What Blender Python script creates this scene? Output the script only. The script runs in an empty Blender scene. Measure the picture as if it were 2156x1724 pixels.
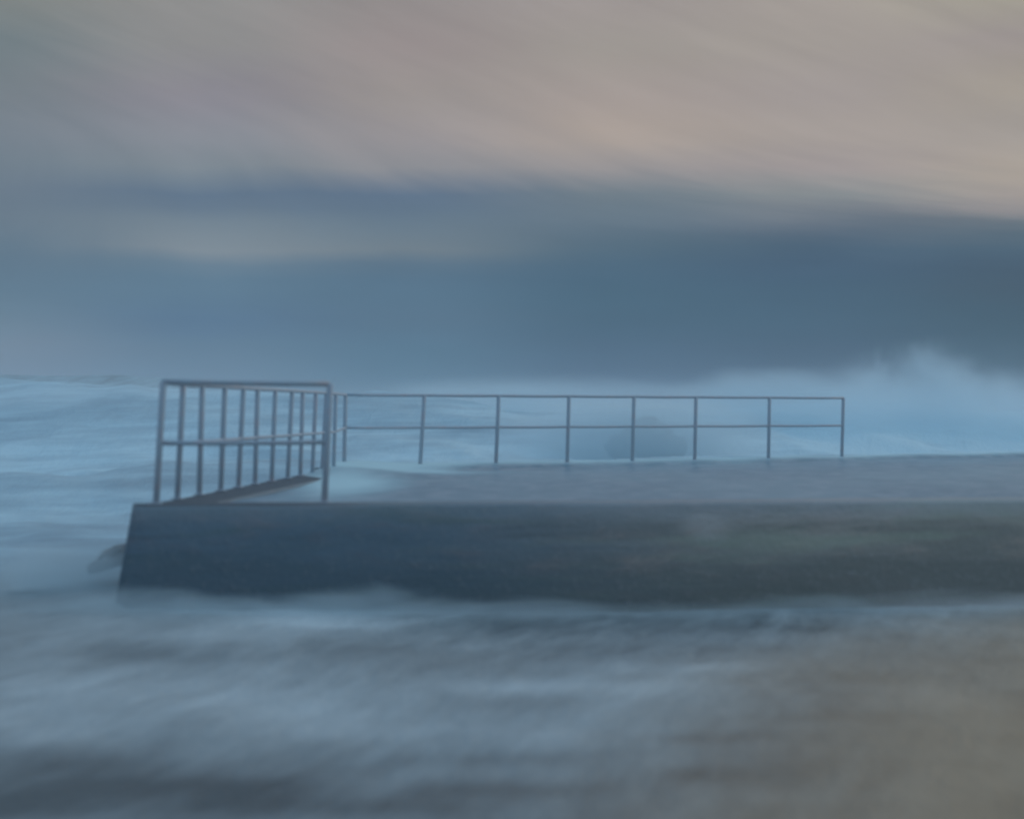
import bpy, bmesh, math, random
import numpy as np
from mathutils import Vector, noise as mnoise
random.seed(4)
S = bpy.context.scene
R = math.radians
F = 4600.0            # focal length in pixels of a 2156 px wide frame
CAM_Z = 0.823         # eye height above the pool deck (deck top is z = 0)

# ------------------------------------------------------------------ camera
cd = bpy.data.cameras.new('camera'); cam = bpy.data.objects.new('camera', cd)
S.collection.objects.link(cam)
cam.location = (0, 0, CAM_Z)
cam.rotation_euler = (R(90) + math.atan(6/F), 0, 0)
cd.sensor_width = 36; cd.lens = 36*F/2156
cd.clip_start = 0.1; cd.clip_end = 20000
cd.dof.use_dof = True
cd.dof.focus_distance = 160.0
cd.dof.aperture_fstop = 1.6
S.camera = cam

# ------------------------------------------------------------------ node helpers
class NT:
    def __init__(s, tree): s.t = tree; s.n = tree.nodes; s.l = tree.links
    def put(s, sock, v):
        if isinstance(v, bpy.types.NodeSocket): s.l.new(v, sock)
        elif v is not None:
            if isinstance(v, (tuple, list)) and len(v) == 3 and sock.type == 'RGBA': v = tuple(v)+(1,)
            sock.default_value = v
    def m(s, op, a, b=None, c=None, clamp=False):
        n = s.n.new('ShaderNodeMath'); n.operation = op; n.use_clamp = clamp
        s.put(n.inputs[0], a); s.put(n.inputs[1], b); s.put(n.inputs[2], c); return n.outputs[0]
    def ss(s, v, a, b, lo=0.0, hi=1.0):
        n = s.n.new('ShaderNodeMapRange'); n.interpolation_type = 'SMOOTHSTEP'
        s.put(n.inputs[0], v); s.put(n.inputs[1], a); s.put(n.inputs[2], b); s.put(n.inputs[3], lo); s.put(n.inputs[4], hi)
        return n.outputs[0]
    def mix(s, f, a, b, kind='MIX'):
        n = s.n.new('ShaderNodeMix'); n.data_type = 'RGBA'; n.blend_type = kind; n.clamp_factor = True
        s.put(n.inputs[0], f); s.put(n.inputs[6], a); s.put(n.inputs[7], b); return n.outputs[2]
    def noise(s, vec, scale, detail=3, rough=.5, dist=0.0):
        n = s.n.new('ShaderNodeTexNoise'); s.put(n.inputs['Vector'], vec)
        n.inputs['Scale'].default_value = scale; n.inputs['Detail'].default_value = detail
        n.inputs['Roughness'].default_value = rough; n.inputs['Distortion'].default_value = dist
        return n.outputs['Fac']
    def sep(s, v):
        n = s.n.new('ShaderNodeSeparateXYZ'); s.put(n.inputs[0], v); return n.outputs
    def comb(s, x, y, z=0.0):
        n = s.n.new('ShaderNodeCombineXYZ'); s.put(n.inputs[0], x); s.put(n.inputs[1], y); s.put(n.inputs[2], z); return n.outputs[0]
    def map(s, vec, scale=(1,1,1), rot=(0,0,0), loc=(0,0,0)):
        n = s.n.new('ShaderNodeMapping'); s.put(n.inputs[0], vec)
        n.inputs['Location'].default_value = loc; n.inputs['Rotation'].default_value = rot; n.inputs['Scale'].default_value = scale
        return n.outputs[0]
    def attr(s, name):
        n = s.n.new('ShaderNodeAttribute'); n.attribute_name = name; return n
    def pos(s): return s.n.new('ShaderNodeNewGeometry').outputs['Position']
def lin(c): return tuple(((x/255)/12.92 if x/255 <= .04045 else ((x/255+.055)/1.055)**2.4) for x in c)

# ------------------------------------------------------------------ world: stormy dusk sky
W = bpy.data.worlds.new('World'); S.world = W; W.use_nodes = True
w = NT(W.node_tree); w.n.clear()
SUN_EL, SUN_AZ = 24.0, 62.0     # behind thick cloud, to the right of the view
nish = w.n.new('ShaderNodeTexSky'); nish.sky_type = 'NISHITA'; nish.sun_disc = False
nish.sun_elevation = R(SUN_EL); nish.sun_rotation = R(SUN_AZ)
bg1 = w.n.new('ShaderNodeBackground'); w.put(bg1.inputs[0], nish.outputs[0]); bg1.inputs[1].default_value = 0.05
dirv = w.n.new('ShaderNodeTexCoord').outputs['Generated']
dx, dy, dz = w.sep(dirv)
hyp = w.m('MAXIMUM', w.m('SQRT', w.m('ADD', w.m('MULTIPLY', dx, dx), w.m('MULTIPLY', dy, dy))), 1e-4)
u = w.m('DIVIDE', dx, hyp)
el = w.m('ARCTANGENT', w.m('DIVIDE', dz, hyp))
slant = w.m('MULTIPLY', u, w.ss(el, .05, .13, .12, 1.0))
# long wind-drawn streaks: noise over azimuth and elevation, bending the cloud layers
v1 = w.comb(w.m('MULTIPLY', u, 5.0), w.m('ADD', w.m('MULTIPLY', el, 26.0), w.m('MULTIPLY', slant, 6.0)), 0.3)
n1 = w.noise(v1, 1.0, 3, .5, .4)
v2 = w.comb(w.m('MULTIPLY', u, 11.0), w.m('ADD', w.m('MULTIPLY', el, 62.0), w.m('MULTIPLY', slant, 24.0)), 2.0)
n2 = w.noise(v2, 1.0, 3, .55, .3)
warp = w.m('ADD', w.m('MULTIPLY', w.m('SUBTRACT', n1, .5), .010), w.m('MULTIPLY', w.m('SUBTRACT', n2, .5), .007))
t_in = w.m('MULTIPLY', w.m('ADD', el, warp), 2/math.pi)
uw = w.m('ADD', u, w.m('MULTIPLY', w.m('SUBTRACT', n2, .5), .03))
ROWS = [790, 735, 680, 620, 565, 530, 480, 430, 400, 372, 290, 200, 100, 0]
COLS = {
 0:    [(118,138,160),(118,136,156),(106,130,150),(96,122,143),(96,119,139),(100,121,139),(108,124,139),(106,122,138),(110,124,139),(114,128,140),(122,131,141),(117,125,131),(116,127,131),(132,135,131)],
 430:  [(104,130,155),(100,127,152),(88,116,146),(96,124,148),(100,126,148),(136,146,156),(124,138,150),(94,114,137),(98,117,138),(126,137,146),(138,141,149),(138,134,142),(144,142,141),(147,145,143)],
 860:  [(86,120,146),(90,122,148),(95,121,146),(95,122,146),(96,121,145),(126,137,148),(112,129,145),(94,114,137),(96,115,138),(142,143,148),(156,149,150),(158,149,145),(156,145,143),(150,142,140)],
 1290: [(74,100,130),(78,103,130),(78,106,130),(82,110,133),(86,112,136),(96,117,136),(106,122,138),(112,126,138),(120,130,138),(152,148,150),(177,163,153),(168,156,150),(161,153,146),(158,149,145)],
 1720: [(70,94,122),(72,96,122),(76,103,127),(80,106,130),(82,104,130),(86,107,130),(104,115,131),(132,136,142),(142,146,146),(162,152,151),(171,160,153),(164,154,150),(165,156,149),(165,156,149)],
 2156: [(68,94,115),(66,94,114),(70,96,116),(80,98,118),(84,102,124),(88,108,128),(106,118,130),(160,150,148),(170,159,149),(176,164,152),(165,156,149),(168,158,146),(160,150,146),(172,166,149)],
}
def ramp(cols, side):
    n = w.n.new('ShaderNodeValToRGB'); cr = n.color_ramp; cr.interpolation = 'LINEAR'
    stops = [(math.atan((868-y)/F)*2/math.pi, c) for y, c in zip(ROWS, cols)]
    top = cols[-1]
    stops.append((0.17, tuple(int(a*.5+b*.5) for a, b in zip(top, (150,158,165)))))
    stops.append((0.32, (158,176,196) if side < .5 else (172,180,190)))
    stops.append((0.75, (166,188,210)))
    cr.elements[0].position = 0.0; cr.elements[0].color = lin(cols[0])+(1,)
    cr.elements[1].position = 1.0; cr.elements[1].color = lin((166,188,210))+(1,)
    for p, c in stops:
        e = cr.elements.new(p); e.color = lin(c)+(1,)
    w.put(n.inputs[0], t_in); return n.outputs[0]
LOW = {0: 4, 430: 10, 860: 18, 1290: 24, 1720: 26, 2156: 28}      # the storm bank under the bright layer
for k_, cols_ in COLS.items():
    for i_, y_ in enumerate(ROWS):
        f_ = min(1, max(0, (y_-400)/160))*LOW[k_]
        cols_[i_] = (cols_[i_][0]-f_, cols_[i_][1]-f_*.80, cols_[i_][2]-f_*.82)
keys = sorted(COLS); col = None
for i, k in enumerate(keys):
    c = ramp(COLS[k], i/(len(keys)-1))
    if col is None: col = c
    else:
        a, b = (keys[i-1]-1078)/F, (k-1078)/F
        f = w.ss(uw, a, b); col = w.mix(f, col, c)
# fine streak modulation of the cloud brightness
v3 = w.comb(w.m('MULTIPLY', u, 14.0), w.m('ADD', w.m('MULTIPLY', el, 120.0), w.m('MULTIPLY', slant, 40.0)), 5.0)
n3 = w.noise(v3, 1.0, 4, .55, .4)
mod = w.m('ADD', .74, w.m('ADD', w.m('MULTIPLY', n3, .09), w.m('ADD', w.m('MULTIPLY', n2, .17), w.m('MULTIPLY', n1, .24))))
col = w.mix(1.0, col, w.comb(mod, mod, mod), 'MULTIPLY')
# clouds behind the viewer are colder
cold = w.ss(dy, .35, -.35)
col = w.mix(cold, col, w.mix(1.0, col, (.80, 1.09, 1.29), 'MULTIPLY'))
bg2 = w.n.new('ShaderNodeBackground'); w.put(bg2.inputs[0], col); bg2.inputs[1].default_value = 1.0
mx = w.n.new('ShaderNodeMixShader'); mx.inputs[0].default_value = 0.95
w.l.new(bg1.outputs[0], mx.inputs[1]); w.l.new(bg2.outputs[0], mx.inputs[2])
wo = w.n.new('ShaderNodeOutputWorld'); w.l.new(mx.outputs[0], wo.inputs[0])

# ------------------------------------------------------------------ sun: soft glow through the overcast
sd = bpy.data.lights.new('sun', 'SUN'); sun = bpy.data.objects.new('sun', sd); S.collection.objects.link(sun)
sd.energy = 0.5; sd.angle = R(40); sd.color = (1.0, .92, .84)
az = R(SUN_AZ); sv = Vector((math.sin(az)*math.cos(R(SUN_EL)), math.cos(az)*math.cos(R(SUN_EL)), math.sin(R(SUN_EL))))
sun.rotation_euler = sv.to_track_quat('Z', 'Y').to_euler(); sun.location = (0, 0, 40)
S.view_settings.view_transform = 'Standard'; S.view_settings.look = 'None'
S.view_settings.exposure = 0.0; S.view_settings.gamma = 1.0; S.view_settings.use_curve_mapping = False
S.render.film_transparent = False
S.cycles.volume_bounces = 4; S.cycles.transparent_max_bounces = 12; S.cycles.use_denoising = True

# ------------------------------------------------------------------ object helpers
def link(o, parent=None):
    S.collection.objects.link(o)
    if parent: o.parent = parent
    return o
def tag(o, label=None, cat=None, group=None, kind=None):
    if label: o['label'] = label
    if cat: o['category'] = cat
    if group: o['group'] = group
    if kind: o['kind'] = kind
    return o
def obj(name, bm, mat, parent=None, smooth=True):
    me = bpy.data.meshes.new(name); bm.to_mesh(me); bm.free()
    if smooth:
        for p in me.polygons: p.use_smooth = True
    me.materials.append(mat); return link(bpy.data.objects.new(name, me), parent)
def empty(name, loc):
    o = bpy.data.objects.new(name, None); o.location = loc; o.empty_display_size = .2
    return link(o)
def world_pt(px, py, z):                 # point of height z seen at a place of the 2156 px plan
    d = F*(CAM_Z-z)/(py-868.0); return ((px-1078)/F*d, d)
def tube(bm, a, b, r, seg=14, bevel=True):
    a, b = Vector(a), Vector(b); ax = (b-a).normalized()
    s = ax.orthogonal().normalized(); t = ax.cross(s)
    L = (b-a).length; e = min(r*.3, L*.2)
    prof = [(0, r*.72), (e, r), (L-e, r), (L, r*.72)] if bevel else [(0, r), (L, r)]
    rings = []
    for h, rr in prof:
        rings.append([bm.verts.new(a+ax*h+(s*math.cos(2*math.pi*k/seg)+t*math.sin(2*math.pi*k/seg))*rr) for k in range(seg)])
    for i in range(len(rings)-1):
        for k in range(seg):
            bm.faces.new((rings[i][k], rings[i][(k+1) % seg], rings[i+1][(k+1) % seg], rings[i+1][k]))
    bm.faces.new(rings[0][::-1]); bm.faces.new(rings[-1])

def material(name):
    m = bpy.data.materials.new(name); m.use_nodes = True
    t = NT(m.node_tree); b = t.n['Principled BSDF']; return m, t, b
def bump(t, b, h, strength=.3, dist=.02):
    n = t.n.new('ShaderNodeBump'); n.inputs['Strength'].default_value = strength; n.inputs['Distance'].default_value = dist
    t.put(n.inputs['Height'], h); t.l.new(n.outputs[0], b.inputs['Normal'])

# ------------------------------------------------------------------ materials
M = {}
# sea: dark water, foam and sand-laden wash
m, t, b = material('sea_water'); M['sea'] = m
p = t.pos()
foam = t.attr('foam').outputs['Fac']; sed = t.attr('sand').outputs['Fac']; dep = t.attr('depth').outputs['Fac']
air = t.attr('aerated').outputs['Fac']
q = t.map(p, (1.0, .30, 1.0), (0, 0, R(-46)))
q1 = t.map(q, (.55, 1.3, 1.0))
fa = t.noise(q1, 1.0, 5, .58, .7); fb = t.noise(t.map(q, (1.5, 3.4, 1)), 1.0, 7, .68, .8)
sv1 = t.noise(t.map(p, (.13, .30, 1.6)), 1.0, 6, .62, .5); sv2 = t.noise(t.map(p, (.45, .9, 5.0)), 1.0, 5, .62, .4)
bands = t.m('ADD', t.m('MULTIPLY', t.m('SUBTRACT', sv1, .5), 1.9), t.m('MULTIPLY', t.m('SUBTRACT', sv2, .5), 1.0))
surfm = t.attr('surf').outputs['Fac']
fc = t.noise(t.map(p, (.25, .16, .9)), 1.0, 4, .55, .6)
pat = t.m('ADD', t.m('MULTIPLY', t.m('SUBTRACT', fa, .5), .85), t.m('ADD', t.m('ADD', t.m('MULTIPLY', t.m('SUBTRACT', fb, .5), .45), t.m('MULTIPLY', t.m('SUBTRACT', t.noise(t.map(q, (3.5, 9, 1)), 1.0, 6, .75, .6), .5), .50)), t.m('MULTIPLY', t.m('SUBTRACT', fc, .5), .75)))
ff = t.m('ADD', foam, t.m('ADD', t.m('MULTIPLY', pat, t.m('SUBTRACT', 1.0, t.m('MULTIPLY', surfm, .8))), t.m('MULTIPLY', bands, surfm)), clamp=True)
watercol0 = t.mix(sed, (.024, .054, .070), (.235, .160, .088))
watercol = t.mix(surfm, watercol0, (.16, .28, .36))
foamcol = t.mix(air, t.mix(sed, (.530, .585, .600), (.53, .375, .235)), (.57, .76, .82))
t.put(b.inputs['Base Color'], t.mix(ff, watercol, foamcol))
t.put(b.inputs['Roughness'], t.m('ADD', .36, t.m('MULTIPLY', ff, .4)))
b.inputs['IOR'].default_value = 1.33
t.put(b.inputs['Alpha'], t.m('MAXIMUM', t.ss(dep, -.01, .10), .12))
bump(t, b, t.m('ADD', fb, t.m('MULTIPLY', t.noise(q, 6.0, 6, .7), .9)), .7, .06)

# pool water: flat, rain-pocked and grey
m, t, b = material('pool_water'); M['pool'] = m
p = t.pos(); x, y, z = t.sep(p)
pn = t.noise(t.map(p, (.5, .22, 1), (0, 0, R(25))), 1.0, 5, .6, .5)
pn2 = t.noise(t.map(p, (1, .4, 1)), 3.2, 5, .7)
wash = t.ss(t.m('ADD', t.attr('foam').outputs['Fac'], t.m('MULTIPLY', t.m('SUBTRACT', pn, .5), .9)), .05, 1.15)
pc = t.mix(t.ss(pn, .35, .7), (.095, .200, .275), (.160, .280, .345))
pc = t.mix(t.m('MULTIPLY', t.ss(pn2, .45, .62), .5), pc, (.30, .37, .43))
t.put(b.inputs['Base Color'], t.mix(wash, pc, (.50, .68, .71)))
t.put(b.inputs['Roughness'], t.m('ADD', .30, t.m('MULTIPLY', wash, .4))); b.inputs['IOR'].default_value = 1.33; b.inputs['Specular IOR Level'].default_value = .10
bump(t, b, t.noise(t.map(p, (1, .5, 1)), 9.0, 5, .7), .25, .02)

# sand
m, t, b = material('wet_sand'); M['sand'] = m
p = t.pos(); q = t.map(p, (1.0, .35, 1.0), (0, 0, R(-40)))
s1 = t.noise(t.map(q, (.8, 2.2, 1)), 1.0, 5, .6, .6); s2 = t.noise(q, 5.0, 4, .6)
t.put(b.inputs['Base Color'], t.mix(t.ss(s1, .3, .7), (.235, .205, .155), (.37, .315, .23)))
t.put(b.inputs['Roughness'], t.m('ADD', .40, t.m('MULTIPLY', s2, .3)))
bump(t, b, s2, .4, .03)

# weathered sea wall concrete with tidal growth
def wall_mat(name):
    m, t, b = material(name)
    p = t.pos(); x, y, z = t.sep(p)
    q = t.map(p, (.30, .30, 2.9), (0, R(-6), 0))
    a1 = t.noise(q, 1.0, 6, .6, .5); a2 = t.noise(t.map(p, (1.6, 1.6, 5), (0, R(-6), 0)), 1.2, 5, .65, .4); a3 = t.noise(p, 14.0, 4, .7)
    right = t.ss(t.m('ADD', x, t.m('MULTIPLY', t.m('SUBTRACT', a1, .5), 3.0)), -1.8, 3.0)
    base = t.mix(right, (.060, .098, .140), (.135, .140, .135))  # dim blue left, warm right: sky light painted in, together with algae colour
    base = t.mix(t.m('MULTIPLY', t.ss(a1, .46, .60), .85), base, t.mix(right, (.038, .060, .088), (.075, .085, .082)))
    base = t.mix(t.m('MULTIPLY', t.ss(a2, .46, .72), .5), base, t.mix(right, (.095, .078, .100), (.190, .160, .145)))
    a4 = t.noise(t.map(p, (.35, .35, 4.2), (0, R(-7), 0), (7, 0, 3)), 1.0, 5, .6, .4)
    base = t.mix(t.m('MULTIPLY', t.ss(a4, .50, .66), .6), base, t.mix(right, (.042, .074, .080), (.120, .150, .128)))
    # dark weed below the usual tide mark, hanging in streaks
    tide = t.m('ADD', z, t.m('ADD', t.m('MULTIPLY', t.m('SUBTRACT', a1, .5), 1.3), t.m('MULTIPLY', t.m('SUBTRACT', a4, .5), .5)))
    weed = t.ss(tide, -.25, -.75)
    base = t.mix(t.m('MULTIPLY', weed, .8), base, t.mix(right, (.034, .060, .085), (.045, .055, .055)))
    # paler worn arris along the top and one lime bloom
    top = t.ss(t.m('ADD', z, t.m('MULTIPLY', t.m('SUBTRACT', a2, .5), .25)), -.26, .02)
    base = t.mix(t.m('MULTIPLY', top, .55), base, (.130, .160, .190))
    dd = t.m('ADD', t.m('POWER', t.m('DIVIDE', t.m('SUBTRACT', x, 1.78), .26), 2.0), t.m('POWER', t.m('DIVIDE', t.m('ADD', z, .23), .13), 2.0))
    bl = t.ss(t.m('ADD', dd, t.m('MULTIPLY', t.m('SUBTRACT', a2, .5), 3.5)), 1.6, -.6)
    base = t.mix(t.m('MULTIPLY', bl, .55), base, (.23, .24, .25))
    base = t.mix(t.m('MULTIPLY', t.ss(a3, .5, .75), .25), base, (.16, .17, .18))
    base = t.mix(1.0, base, t.mix(right, (2.05, 1.85, 1.65), (3.3, 2.75, 2.5)), 'MULTIPLY')
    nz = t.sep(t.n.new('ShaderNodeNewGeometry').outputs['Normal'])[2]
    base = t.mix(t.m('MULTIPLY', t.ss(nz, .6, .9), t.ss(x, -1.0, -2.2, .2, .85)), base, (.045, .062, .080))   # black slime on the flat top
    t.put(b.inputs['Base Color'], base); b.inputs['Specular IOR Level'].default_value = .22
    t.put(b.inputs['Roughness'], t.m('ADD', .55, t.m('MULTIPLY', a3, .35)))
    bump(t, b, t.m('ADD', a3, t.m('MULTIPLY', a2, 1.5)), .5, .03)
    return m
M['wall'] = wall_mat('sea_wall_concrete')

m, t, b = material('rail_paint'); M['rail'] = m
p = t.pos(); r1 = t.noise(p, 9.0, 5, .65, .3); r2 = t.noise(p, 40.0, 3, .6)
c = t.mix(t.ss(r1, .45, .7), (.38, .44, .50), (.44, .41, .45))
t.put(b.inputs['Base Color'], c); t.put(b.inputs['Roughness'], t.m('ADD', .45, t.m('MULTIPLY', r2, .3)))
b.inputs['Metallic'].default_value = .15
bump(t, b, r2, .2, .004)

m, t, b = material('wet_rock'); M['rock'] = m
p = t.pos(); r1 = t.noise(p, 3.0, 6, .65, .4)
t.put(b.inputs['Base Color'], t.mix(t.ss(r1, .35, .7), (.060, .080, .098), (.110, .120, .135)))
b.inputs['Roughness'].default_value = .55; bump(t, b, r1, .6, .05)

# ------------------------------------------------------------------ sea and sand as height fields
FW0, FW1 = Vector((-3.33, 19.2)), Vector((4.83, 20.6))       # front wall, seaward face line
FA, FB = Vector((-2.48, 32.4)), Vector((6.03, 39.8))         # far wall line
SA = Vector((-3.19, 19.8))                                   # side wall line SA -> FA
L0 = -0.85
def sst(x, a, b):
    k = np.clip((x-a)/(b-a), 0, 1); return k*k*(3-2*k)
_rng = np.random.RandomState(11)
_T = _rng.rand(64, 64)
def vn(x, y):                            # tiling smooth value noise
    xi = np.floor(x).astype(int); yi = np.floor(y).astype(int); fx = x-xi; fy = y-yi
    fx = fx*fx*(3-2*fx); fy = fy*fy*(3-2*fy)
    g = lambda i, j: _T[i % 64, j % 64]
    return (g(xi, yi)*(1-fx)+g(xi+1, yi)*fx)*(1-fy)+(g(xi, yi+1)*(1-fx)+g(xi+1, yi+1)*fx)*fy
def fbm(x, y, o=4):
    s = 0; a = .5
    for i in range(o): s = s+a*vn(x*2**i+17*i, y*2**i+5*i); a *= .5
    return s
def far_side(x, y):                      # signed distance beyond the far wall line / outside the side wall
    n1 = Vector((-(FB-FA).y, (FB-FA).x)).normalized()
    a = (x-FA.x)*n1.x+(y-FA.y)*n1.y
    n2 = Vector((-(FA-SA).y, (FA-SA).x)).normalized()
    b_ = (x-SA.x)*n2.x+(y-SA.y)*n2.y
    n3 = Vector(((FW1-FW0).y, -(FW1-FW0).x)).normalized()
    c_ = (x-FW0.x)*n3.x+(y-FW0.y)*n3.y
    return a, b_, c_
def shore(x, y): return x-(0.55+0.30*(y-8.5))
def sand_h(x, y):
    s = shore(x, y)
    near = -0.99+0.055*np.clip(s, -12, 4)-.12*sst(y, 12, 18)+0.04*(fbm(x*.6+3, y*.25+9)-.5)*2
    h = np.minimum(near, -0.80+.02*np.maximum(s-4, 0)+.05*np.maximum(s-12, 0))
    back = np.maximum(4-y, 0)*.05
    off = sst(y, 16.0, 19.0)
    return h*(1-off)+(-1.35)*off+back - 3*sst(y, 21, 60)
def sea_h(x, y):
    a, b_, c_ = far_side(x, y)
    n = fbm(x*.35+y*.2, y*.22)-.47; n2 = fbm(x*1.1+4, y*.5+2)-.47
    h = L0+.10*n+.05*n2
    # breaking bores beyond the pool
    lift = sst(y, 22, 34)
    h = h+lift*(.34*n+.10*n2)
    px = x/y*F+1078
    yb = 52+4.0*(vn(x*.07+3, y*0+1)-.5)*2
    top = np.interp(x, [-60, -13, -4.5, 2, 6, 9, 11, 14, 20, 60], [1.6, 1.62, 1.2, .95, .95, 1.0, 1.0, .95, .9, .9])+.16*n
    fr = sst(y, yb-19, yb); bk = 1-sst(y, yb+1, yb+20)
    h = h+(top-L0)*(fr**1.5)*bk
    h = h+.55*np.exp(-((y-38-1.5*n*4)/3.0)**2)*(1-sst(x, -6, 2))
    # outer storm swell
    top2 = np.interp(x, [-300, -34, -20, -8, 4, 300], [4.5, 4.3, 4.0, 2.3, .8, .6])
    h = h+top2*np.exp(-((y-150)/16.0)**2)+ .5*np.sin(y*.045+x*.01)*sst(y, 180, 260)*(1-sst(y, 900, 1500))
    h = h-.10*sst(y, 11, 19)*sst(x, -3.0, .5)      # backwash trough at the wall foot
    # water heaped against the seaward face of the far wall
    heap = np.exp(-((a-.9)/.9)**2)*sst(a, .1, .4)*sst(x, -2.7, -1.8)
    h = np.maximum(h, h*(1-heap)+heap*(.05+.10*n))
    # keep the sea under the pool basin
    inside = sst(-a, -.2, .35)*sst(-b_, -.2, .35)*sst(-c_, -.5, .2)
    return h*(1-inside)+(-2.2)*inside
GB = [  # patches of foam, of clear water and of the wall's painted dark reflection on the near sea: place in the plan, size, weight
 (120,1440,260,60,.22),(560,1480,300,50,.30),(700,1300,150,16,.36),(430,1335,260,22,.20),(620,1400,260,24,.12),
 (1150,1440,300,26,.40),(1420,1395,200,16,.26),(860,1540,300,24,.16),(120,1530,240,40,.26),(1330,1345,260,22,-.14),(1100,1310,260,20,-.08),
 (1300,1295,460,22,-.13),(1750,1300,320,22,-.12),(350,1375,160,14,-.18),(250,1610,300,18,-.14),  # those along the wall foot imitate its dark reflection by thinner foam
 (420,1655,300,26,-.34),(60,1700,300,36,-.34),(760,1700,300,24,-.30),(1080,1600,200,16,-.24),(1050,1665,260,18,-.26),(420,1300,420,22,.12),(1500,1560,160,14,-.22),(1480,1640,120,14,-.24),
 (1800,1520,220,12,-.2),(1900,1440,300,14,.12),(2000,1620,240,12,-.16),(1700,1690,260,12,.12),
 (80,1200,170,40,.02),(130,1120,160,28,-.16),(560,1275,220,12,.22)]
def build_field(name, fn, mat, xs, ys, attrs=None):
    X, Y = np.meshgrid(xs, ys); Z = fn(X, Y)
    nx, ny = len(xs), len(ys)
    co = np.stack([X, Y, Z], -1).reshape(-1, 3)
    i = np.arange(nx*ny).reshape(ny, nx)
    f = np.stack([i[:-1, :-1], i[:-1, 1:], i[1:, 1:], i[1:, :-1]], -1).reshape(-1, 4)
    me = bpy.data.meshes.new(name); me.from_pydata(co.tolist(), [], f.tolist())
    me.polygons.foreach_set('use_smooth', np.ones(len(f), bool))
    if attrs:
        for k, arr in attrs(X, Y, Z).items():
            at = me.attributes.new(k, 'FLOAT', 'POINT'); at.data.foreach_set('value', arr.reshape(-1).astype(np.float32))
    me.materials.append(mat); return link(bpy.data.objects.new(name, me))
def sea_attrs(X, Y, Z):
    Ys = np.maximum(Y, .5)
    px = X/Ys*F+1078; py = 868+F*(CAM_Z-L0)/Ys
    foam = np.full_like(X, .40)
    for gx, gy, sx, sy, wgt in GB:
        foam += wgt*np.exp(-((px-gx)/sx)**2-((py-gy)/sy)**2)
    s = shore(X, Y)
    sed = sst(s+2.0*(fbm(X*.5, Y*.2)-.47), -1.6, 1.6)*(1-.35*sst(Y, 17, 20))
    foam = foam*(1-.15*sst(s, -1, 2))+.55*sst(s, -1, 1.5)*(fbm(X*.35+Y*.2, Y*1.1+9, 4)-.47)*(1-sst(Y, 19, 22))
    surf = sst(Y, 26, 36)*(1-sst(Y, 62, 72))
    a, b_, c_ = far_side(X, Y)
    foam = foam*(1-surf)+surf*(.68+.35*(fbm(X*.16, Y*.16)-.47)+.42*sst(X, 4, 8))
    foam = foam*(1-sst(Y, 70, 90))+.5*sst(Y, 70, 90)
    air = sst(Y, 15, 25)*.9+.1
    return {'foam': foam, 'sand': sed, 'depth': Z-sand_h(X, Y), 'aerated': air, 'surf': sst(Y, 19, 27)*(1-sst(Y, 66, 80))}
k = np.linspace(-1, 1, 421); xs = 22*k+np.sign(k)*6000*np.abs(k)**9
ys = np.concatenate([np.linspace(-60, 4, 20), np.linspace(4.4, 22, 150), np.linspace(22.2, 80, 210), np.geomspace(80.8, 9000, 110)])
sea = tag(build_field('sea', sea_h, M['sea'], xs, ys, sea_attrs), 'grey blue stormy sea with drifting foam around the pool walls', 'sea', kind='structure')
ks = np.linspace(-1, 1, 161); xs2 = 22*ks+np.sign(ks)*6000*np.abs(ks)**9
ys2 = np.concatenate([np.linspace(-60, 4, 20), np.linspace(4.4, 22, 90), np.linspace(22.5, 80, 40), np.geomspace(82, 9000, 30)])
tag(build_field('wet_sand', sand_h, M['sand'], xs2, ys2), 'smooth brown wet sand under the thin wash at the right', 'sand', kind='structure')

# ------------------------------------------------------------------ pool walls
def wall_run(name, A, B, width, label, batter=.0, end_batter=.0, top=0.0, bottom=-1.9, side=1, seg=60):
    """wall whose outer top edge runs A -> B; the body lies on the given side; edges worn and rounded"""
    A, B = Vector(A), Vector(B); d = (B-A).normalized(); n = Vector((-d.y, d.x))*side; L = (B-A).length
    bm = bmesh.new(); r = .035
    prof = [(-batter*1.0, bottom)]
    for i in range(1, 14): z = bottom+(top-r-bottom)*i/14; prof.append((-batter*(top-z)/(top-bottom), z))
    prof += [(0, top-r), (r*.3, top-r*.3), (r, top), (width*.35, top+.004), (width*.65, top+.004), (width-r, top), (width-r*.3, top-r*.3), (width, top-r), (width, bottom)]
    rings = []
    for j in range(seg+1):
        s = L*j/seg; ring = []
        for (o, z) in prof:
            e = 0
            if j == 0: e = -end_batter*(top-z)/(top-bottom)
            wob = .012*(mnoise.noise(Vector((s*1.1, z*2.3, o*3)))) if 0 < j < seg else 0
            pt = A+d*(s+e)+n*(o+wob)
            ring.append(bm.verts.new((pt.x, pt.y, z+(wob*.3 if z > top-.05 else 0))))
        rings.append(ring)
    for j in range(seg):
        for i in range(len(prof)-1):
            bm.faces.new((rings[j][i], rings[j+1][i], rings[j+1][i+1], rings[j][i+1]))
        bm.faces.new((rings[j][-1], rings[j+1][-1], rings[j+1][0], rings[j][0]))
    bm.faces.new(rings[0]); bm.faces.new(rings[-1][::-1])
    bmesh.ops.recalc_face_normals(bm, faces=bm.faces)
    o = obj(name, bm, M['wall'], smooth=False)
    for p_ in o.data.polygons: p_.use_smooth = len(p_.vertices) == 4
    return tag(o, label, 'wall')
dF = (FW1-FW0).normalized()
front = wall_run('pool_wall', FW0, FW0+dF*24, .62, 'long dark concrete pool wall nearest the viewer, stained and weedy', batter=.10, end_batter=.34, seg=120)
nS = Vector((-(FA-SA).y, (FA-SA).x)).normalized()
S0 = FW0+dF*.16+Vector((-dF.y, dF.x))*.625; 
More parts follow.
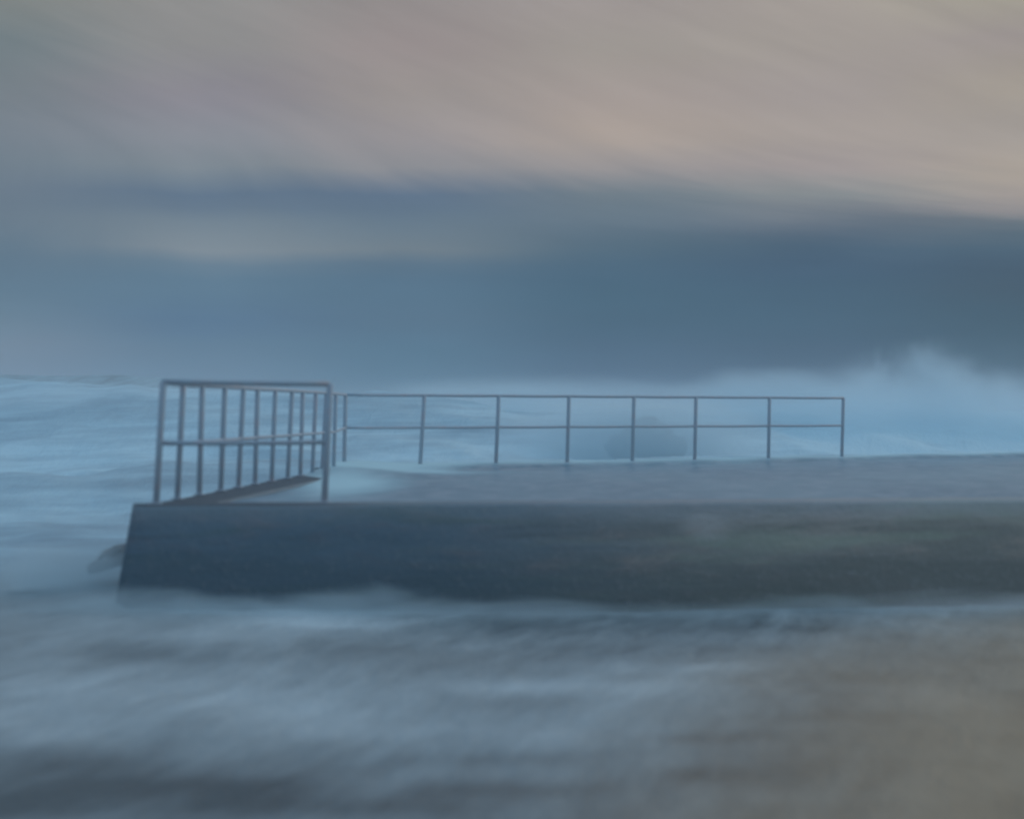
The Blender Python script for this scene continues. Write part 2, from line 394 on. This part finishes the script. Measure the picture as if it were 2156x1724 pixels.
side = wall_run('pool_wall', S0, FA+nS*.16-(FA-SA).normalized()*1.7, .52, 'narrow side wall of the pool running out to sea under the row of close posts', side=-1, batter=.05, top=-.004)
dB = (FB-FA).normalized()
far = wall_run('pool_wall', FA-dB*.30, FA+dB*34, .42, 'far seaward wall of the pool under the long two rail fence', side=1, top=0.0, seg=100)

# pool water inside the walls
def build_pool():
    nx, ny = 150, 90
    bl = FW0+dF*.55+Vector((-dF.y, dF.x))*.55; br = FW0+dF*23.5+Vector((-dF.y, dF.x))*.55
    tl = FA+dB*.1+Vector((-dB.y, dB.x))*.38; tr = FA+dB*33+Vector((-dB.y, dB.x))*.38
    co = []; fo = []
    for j in range(ny+1):
        for i in range(nx+1):
            a, b_ = i/nx, (j/ny)
            lo = bl.lerp(br, a**1.4); hi = tl.lerp(tr, a**1.4); p_ = lo.lerp(hi, 1-(1-b_)**1.5)
            z = -.045+.018*mnoise.noise(Vector((p_.x*.5, p_.y*.3, 0)))+.008*mnoise.noise(Vector((p_.x*2, p_.y*1.2, 3)))
            fd = (hi-p_).length
            z += .075*max(0, 1-fd/.9)**.5 if fd < .9 else 0     # a film spills over the far wall
            px = p_.x/p_.y*F+1078; py = 868+F*CAM_Z/p_.y
            rise = math.exp(-((px-730)/130)**2-((py-992)/15)**2); z += .10*rise
            f = 1.1*math.exp(-((px-725)/120)**2-((py-1010)/24)**2)+.9*math.exp(-((px-860)/170)**2-((py-987)/6)**2)+.35*math.exp(-((px-640)/150)**2-((py-1045)/18)**2)
            far_d = (hi-p_).length
            f += .95*math.exp(-(far_d/.75)**2)
            co.append((p_.x, p_.y, z)); fo.append(f)
    fc = [(j*(nx+1)+i, j*(nx+1)+i+1, (j+1)*(nx+1)+i+1, (j+1)*(nx+1)+i) for j in range(ny) for i in range(nx)]
    me = bpy.data.meshes.new('pool_water'); me.from_pydata(co, [], fc)
    me.polygons.foreach_set('use_smooth', [True]*len(fc))
    at = me.attributes.new('foam', 'FLOAT', 'POINT'); at.data.foreach_set('value', fo)
    me.materials.append(M['pool'])
    return tag(link(bpy.data.objects.new('pool_water', me)), 'flat grey water held in the tidal pool', 'water', kind='structure')
build_pool()

# ------------------------------------------------------------------ railings
RAIL_GROUP = 'tubular railings around the tidal pool'
def railing(posts, tops, mid_of, label, post_r, rail_r, foot_z=0.0, first_post=True, last_post=True, mid_r=None):
    """posts: list of (base xy, top xyz, mid xyz); rails run through the post tops"""
    b0 = posts[0][0]; root = empty('railing', (b0[0], b0[1], foot_z)); inv = Vector(root.location)
    tag(root, label, 'railing', RAIL_GROUP)
    for i, (b, tp, md) in enumerate(posts):
        if (i == 0 and not first_post) or (i == len(posts)-1 and not last_post): continue
        bm = bmesh.new(); tube(bm, Vector((b[0], b[1], foot_z+.004))-inv, Vector(tp)-inv, post_r)
        po = obj('post', bm, M['rail'], root)
        bm = bmesh.new(); tube(bm, Vector((b[0], b[1], foot_z+.002))-inv, Vector((b[0], b[1], foot_z+.016))-inv, post_r*2.1, 18)
        obj('foot_plate', bm, M['rail'], po)
    for nm, idx, rr in (('top_rail', 1, rail_r), ('mid_rail', 2, mid_r or rail_r*.85)):
        bm = bmesh.new()
        pts = [Vector(p_[idx])-inv for p_ in posts]
        fine = []
        for i in range(len(pts)-1):
            for k_ in range(4): fine.append(pts[i].lerp(pts[i+1], k_/4)+Vector((0, 0, -.004*math.sin(math.pi*k_/4))))
        fine.append(pts[-1])
        rings = []
        for i, c_ in enumerate(fine):
            ax = (fine[min(i+1, len(fine)-1)]-fine[max(i-1, 0)]).normalized()
            s_ = ax.cross(Vector((0, 0, 1))).normalized(); t_ = s_.cross(ax)
            rings.append([bm.verts.new(c_+(s_*math.cos(2*math.pi*q_/12)+t_*math.sin(2*math.pi*q_/12))*rr) for q_ in range(12)])
        for i in range(len(rings)-1):
            for q_ in range(12): bm.faces.new((rings[i][q_], rings[i][(q_+1) % 12], rings[i+1][(q_+1) % 12], rings[i+1][q_]))
        bm.faces.new(rings[0][::-1]); bm.faces.new(rings[-1]); bmesh.ops.recalc_face_normals(bm, faces=bm.faces)
        obj(nm, bm, M['rail'], root)
    return root
# front frame
d0 = 19.62
def fx(px): return (px-1078)/F*d0
yfl, yfr = d0-.06, d0+.20
front_posts = [((fx(331), yfl), (fx(346), yfl, 1.098), (fx(338), yfl, .548)), ((fx(679), yfr), (fx(691), yfr, 1.082), (fx(685), yfr, .552))]
railing(front_posts, None, None, 'short heavy two post railing closing the near end of the side wall', .030, .025)
# side run: twelve equal bays out to the far corner
d1 = 19.8; side_posts = []
N = 12
for i in range(N+1):
    f = i/N
    cx = SA.x+(FA.x-SA.x)*f; cy = d0-.06+(FA.y-d0+.06)*f
    ln = .045+.015*math.sin(i*2.1)
    jx = random.uniform(-.02, .02) if 0 < i < N else 0
    side_posts.append(((cx+jx-.02, cy), (cx+jx-.02+ln, cy, 1.092+(0 if i else .006)), (cx+jx-.02+ln*.5, cy, .545-.015*(1-f) if i else .548)))
side_posts[0] = front_posts[0]
CX, CY = FA.x-.01, FA.y+.16       # runs into the first post of the far railing
side_posts[-1] = ((CX-.01, CY), (CX+.01, CY, 1.085), (CX, CY, .592))
railing(side_posts, None, None, 'receding railing of close set posts along the side wall', .029, .022, first_post=False, last_post=False)
# far run
far_posts = []
for px, lean in ((726, .02), (889, .065), (1047, .045), (1196, .03), (1333, .03), (1464, .025), (1619, .02), (1774, .03)):
    # the point of the far wall line seen in this direction
    k_ = (px-1078)/F; Fp = FA+Vector((-dB.y, dB.x))*.14; s_ = (k_*Fp.y-Fp.x)/(dB.x-k_*dB.y); c_ = Fp+dB*s_
    k2 = c_.y/39.8
    topz = 1.085-.0*s_; mz = .592-.010*s_/11.3
    far_posts.append(((c_.x-lean*.5, c_.y), (c_.x+lean*.5, c_.y, topz), (c_.x, c_.y, mz)))
railing(far_posts, None, None, 'long two rail railing with wide bays along the far seaward wall', .031, .023, mid_r=.021)

# ------------------------------------------------------------------ rocks
def rock(name, loc, size, label, seed, grp=None):
    bm = bmesh.new(); bmesh.ops.create_icosphere(bm, subdivisions=4, radius=1)
    for v in bm.verts:
        p_ = v.co.copy(); nn = mnoise.noise(p_*1.3+Vector((seed, 0, 0)))*.45+mnoise.noise(p_*3.1+Vector((0, seed, 0)))*.16
        cell = mnoise.cell(p_*2.2+Vector((seed, seed, 0)))*.06
        p_ *= 1+nn+cell
        v.co = Vector((p_.x*size[0], p_.y*size[1], max(p_.z, -.6)*size[2]))
    o = obj(name, bm, M['rock']); o.location = loc
    return tag(o, label, 'rock', grp)
lr = rock('rock', (-3.86, 21.4, -.60), (.27, .4, .13), 'small dark rock awash beside the left end of the front wall', 2.0)
lr.rotation_euler = (0, R(-18), 0)
rock('rock', (2.55, 41.6, .2), (.66, .6, .42), 'dark rock mass half hidden in spray behind the far railing', 7.3)

# ------------------------------------------------------------------ wind-blown spray over the breakers
def spray(name, loc, size, dens, seed, label, stretch=(1, 1, 1), power=1.6, amp=1.5, color=(.83, .945, .99)):
    m = bpy.data.materials.new('spray'); m.use_nodes = True; t = NT(m.node_tree); t.n.clear()
    tc = t.n.new('ShaderNodeTexCoord').outputs['Object']
    x, y, z = t.sep(tc)
    nz = t.noise(t.map(tc, (1.3*stretch[0], 1.3*stretch[1], 1.3*stretch[2]), (0, 0, 0), (seed, seed*2, 0)), 1.0, 4, .6, .6)
    r2 = t.m('ADD', t.m('ADD', t.m('MULTIPLY', x, x), t.m('MULTIPLY', y, y)), t.m('MULTIPLY', z, z))
    r2 = t.m('ADD', r2, t.m('MULTIPLY', t.m('SUBTRACT', nz, .5), amp))
    fall = t.m('POWER', t.ss(r2, 1.0, .0), power)
    edge = t.ss(t.m('ADD', t.m('ADD', t.m('MULTIPLY', x, x), t.m('MULTIPLY', y, y)), t.m('MULTIPLY', z, z)), 1.0, .6)
    den = t.m('MULTIPLY', t.m('MULTIPLY', fall, edge), dens)
    v = t.n.new('ShaderNodeVolumePrincipled'); v.inputs['Color'].default_value = color+(1,)
    v.inputs['Anisotropy'].default_value = .2
    t.put(v.inputs['Density'], den)
    o_ = t.n.new('ShaderNodeOutputMaterial'); t.l.new(v.outputs[0], o_.inputs['Volume'])
    bm = bmesh.new(); bmesh.ops.create_icosphere(bm, subdivisions=3, radius=1.02)
    o = obj(name, bm, m); o.location = loc; o.scale = size
    return tag(o, label, 'spray', 'spray thrown up by the breakers', 'stuff')
spray('spray', (9.2, 50, .45), (3.5, 2.0, 2.35), .95, 1.0, 'tall plume of spray bursting beyond the right end of the far railing', (1.8, 1, 1.2), 2.4)
spray('spray', (10.8, 48.5, .55), (5.4, 2.0, 1.45), .5, 2.7, 'low bank of spray at the right edge')
spray('spray', (6.4, 48, .6), (4.4, 2.0, 1.5), .8, 4.1, 'loose spray rising behind the right end of the far railing')
spray('spray', (0.5, 50, .5), (7.0, 2.0, 1.45), .9, 5.2, 'thin spray drifting behind the middle of the far railing')
spray('spray', (-9.0, 50, .65), (6.5, 2.5, 1.1), .35, 6.4, 'veil of spray over the breaker at the left')
spray('spray', (2.2, 40.2, .35), (3.4, 1.0, .95), 2.1, 8.8, 'mist of spray in front of the dark rock behind the far railing')
MIST = (.76, .88, .92)
PUFFS = [(-3.3, 18.6, -.90, 1.1, .30, 1.5, 'below the left corner of the front wall'),
         (-2.3, 18.7, -.96, 1.3, .27, 1.4, 'below the left post of the short railing'),
         (-1.2, 18.85, -.93, 1.2, .34, 1.5, 'below the right post of the short railing'),
         (-0.1, 19.0, -1.00, 1.4, .27, 1.2, 'below the near corner of the pool water'),
         (1.3, 19.2, -1.02, 1.5, .22, .7, 'below the middle of the front wall'),
         (2.7, 19.4, -1.00, 1.4, .25, .75, 'below the pale stain of the front wall'),
         (4.0, 19.6, -.98, 1.5, .26, .9, 'below the greenish right part of the front wall'),
         (5.4, 19.9, -.98, 1.6, .30, 1.2, 'at the right edge of the front wall')]
for n_, (x_, y_, z_, rx_, rz_, dn_, where_) in enumerate(PUFFS):
    spray('spray', (x_, y_, z_), (rx_, .7, rz_), dn_*.95, 9.9+1.7*n_, 'low mist clinging to the foot of the wall '+where_, power=1.5, amp=2.2, color=MIST if x_ < 3 else (.80, .84, .86))
spray('spray', (-4.1, 20.6, -.72), (1.0, .7, .42), 1.9, 15.7, 'white wash breaking over the small rock by the left wall end', color=MIST)

# ------------------------------------------------------------------ salt haze over the whole shore
m = bpy.data.materials.new('salt_haze'); m.use_nodes = True; t = NT(m.node_tree); t.n.clear()
v = t.n.new('ShaderNodeVolumePrincipled'); v.inputs['Color'].default_value = (.80, .92, 1.0, 1); v.inputs['Density'].default_value = .0030
o_ = t.n.new('ShaderNodeOutputMaterial'); t.l.new(v.outputs[0], o_.inputs['Volume'])
bm = bmesh.new(); bmesh.ops.create_cube(bm, size=1)
zb, zt = -5.6, 4.3
for q_ in bm.verts: q_.co = Vector((q_.co.x*12400, 4500+q_.co.y*9400, zt if q_.co.z > 0 else zb))
tag(obj('haze', bm, m, smooth=False), 'thin salt haze hanging over the shore', kind='stuff')
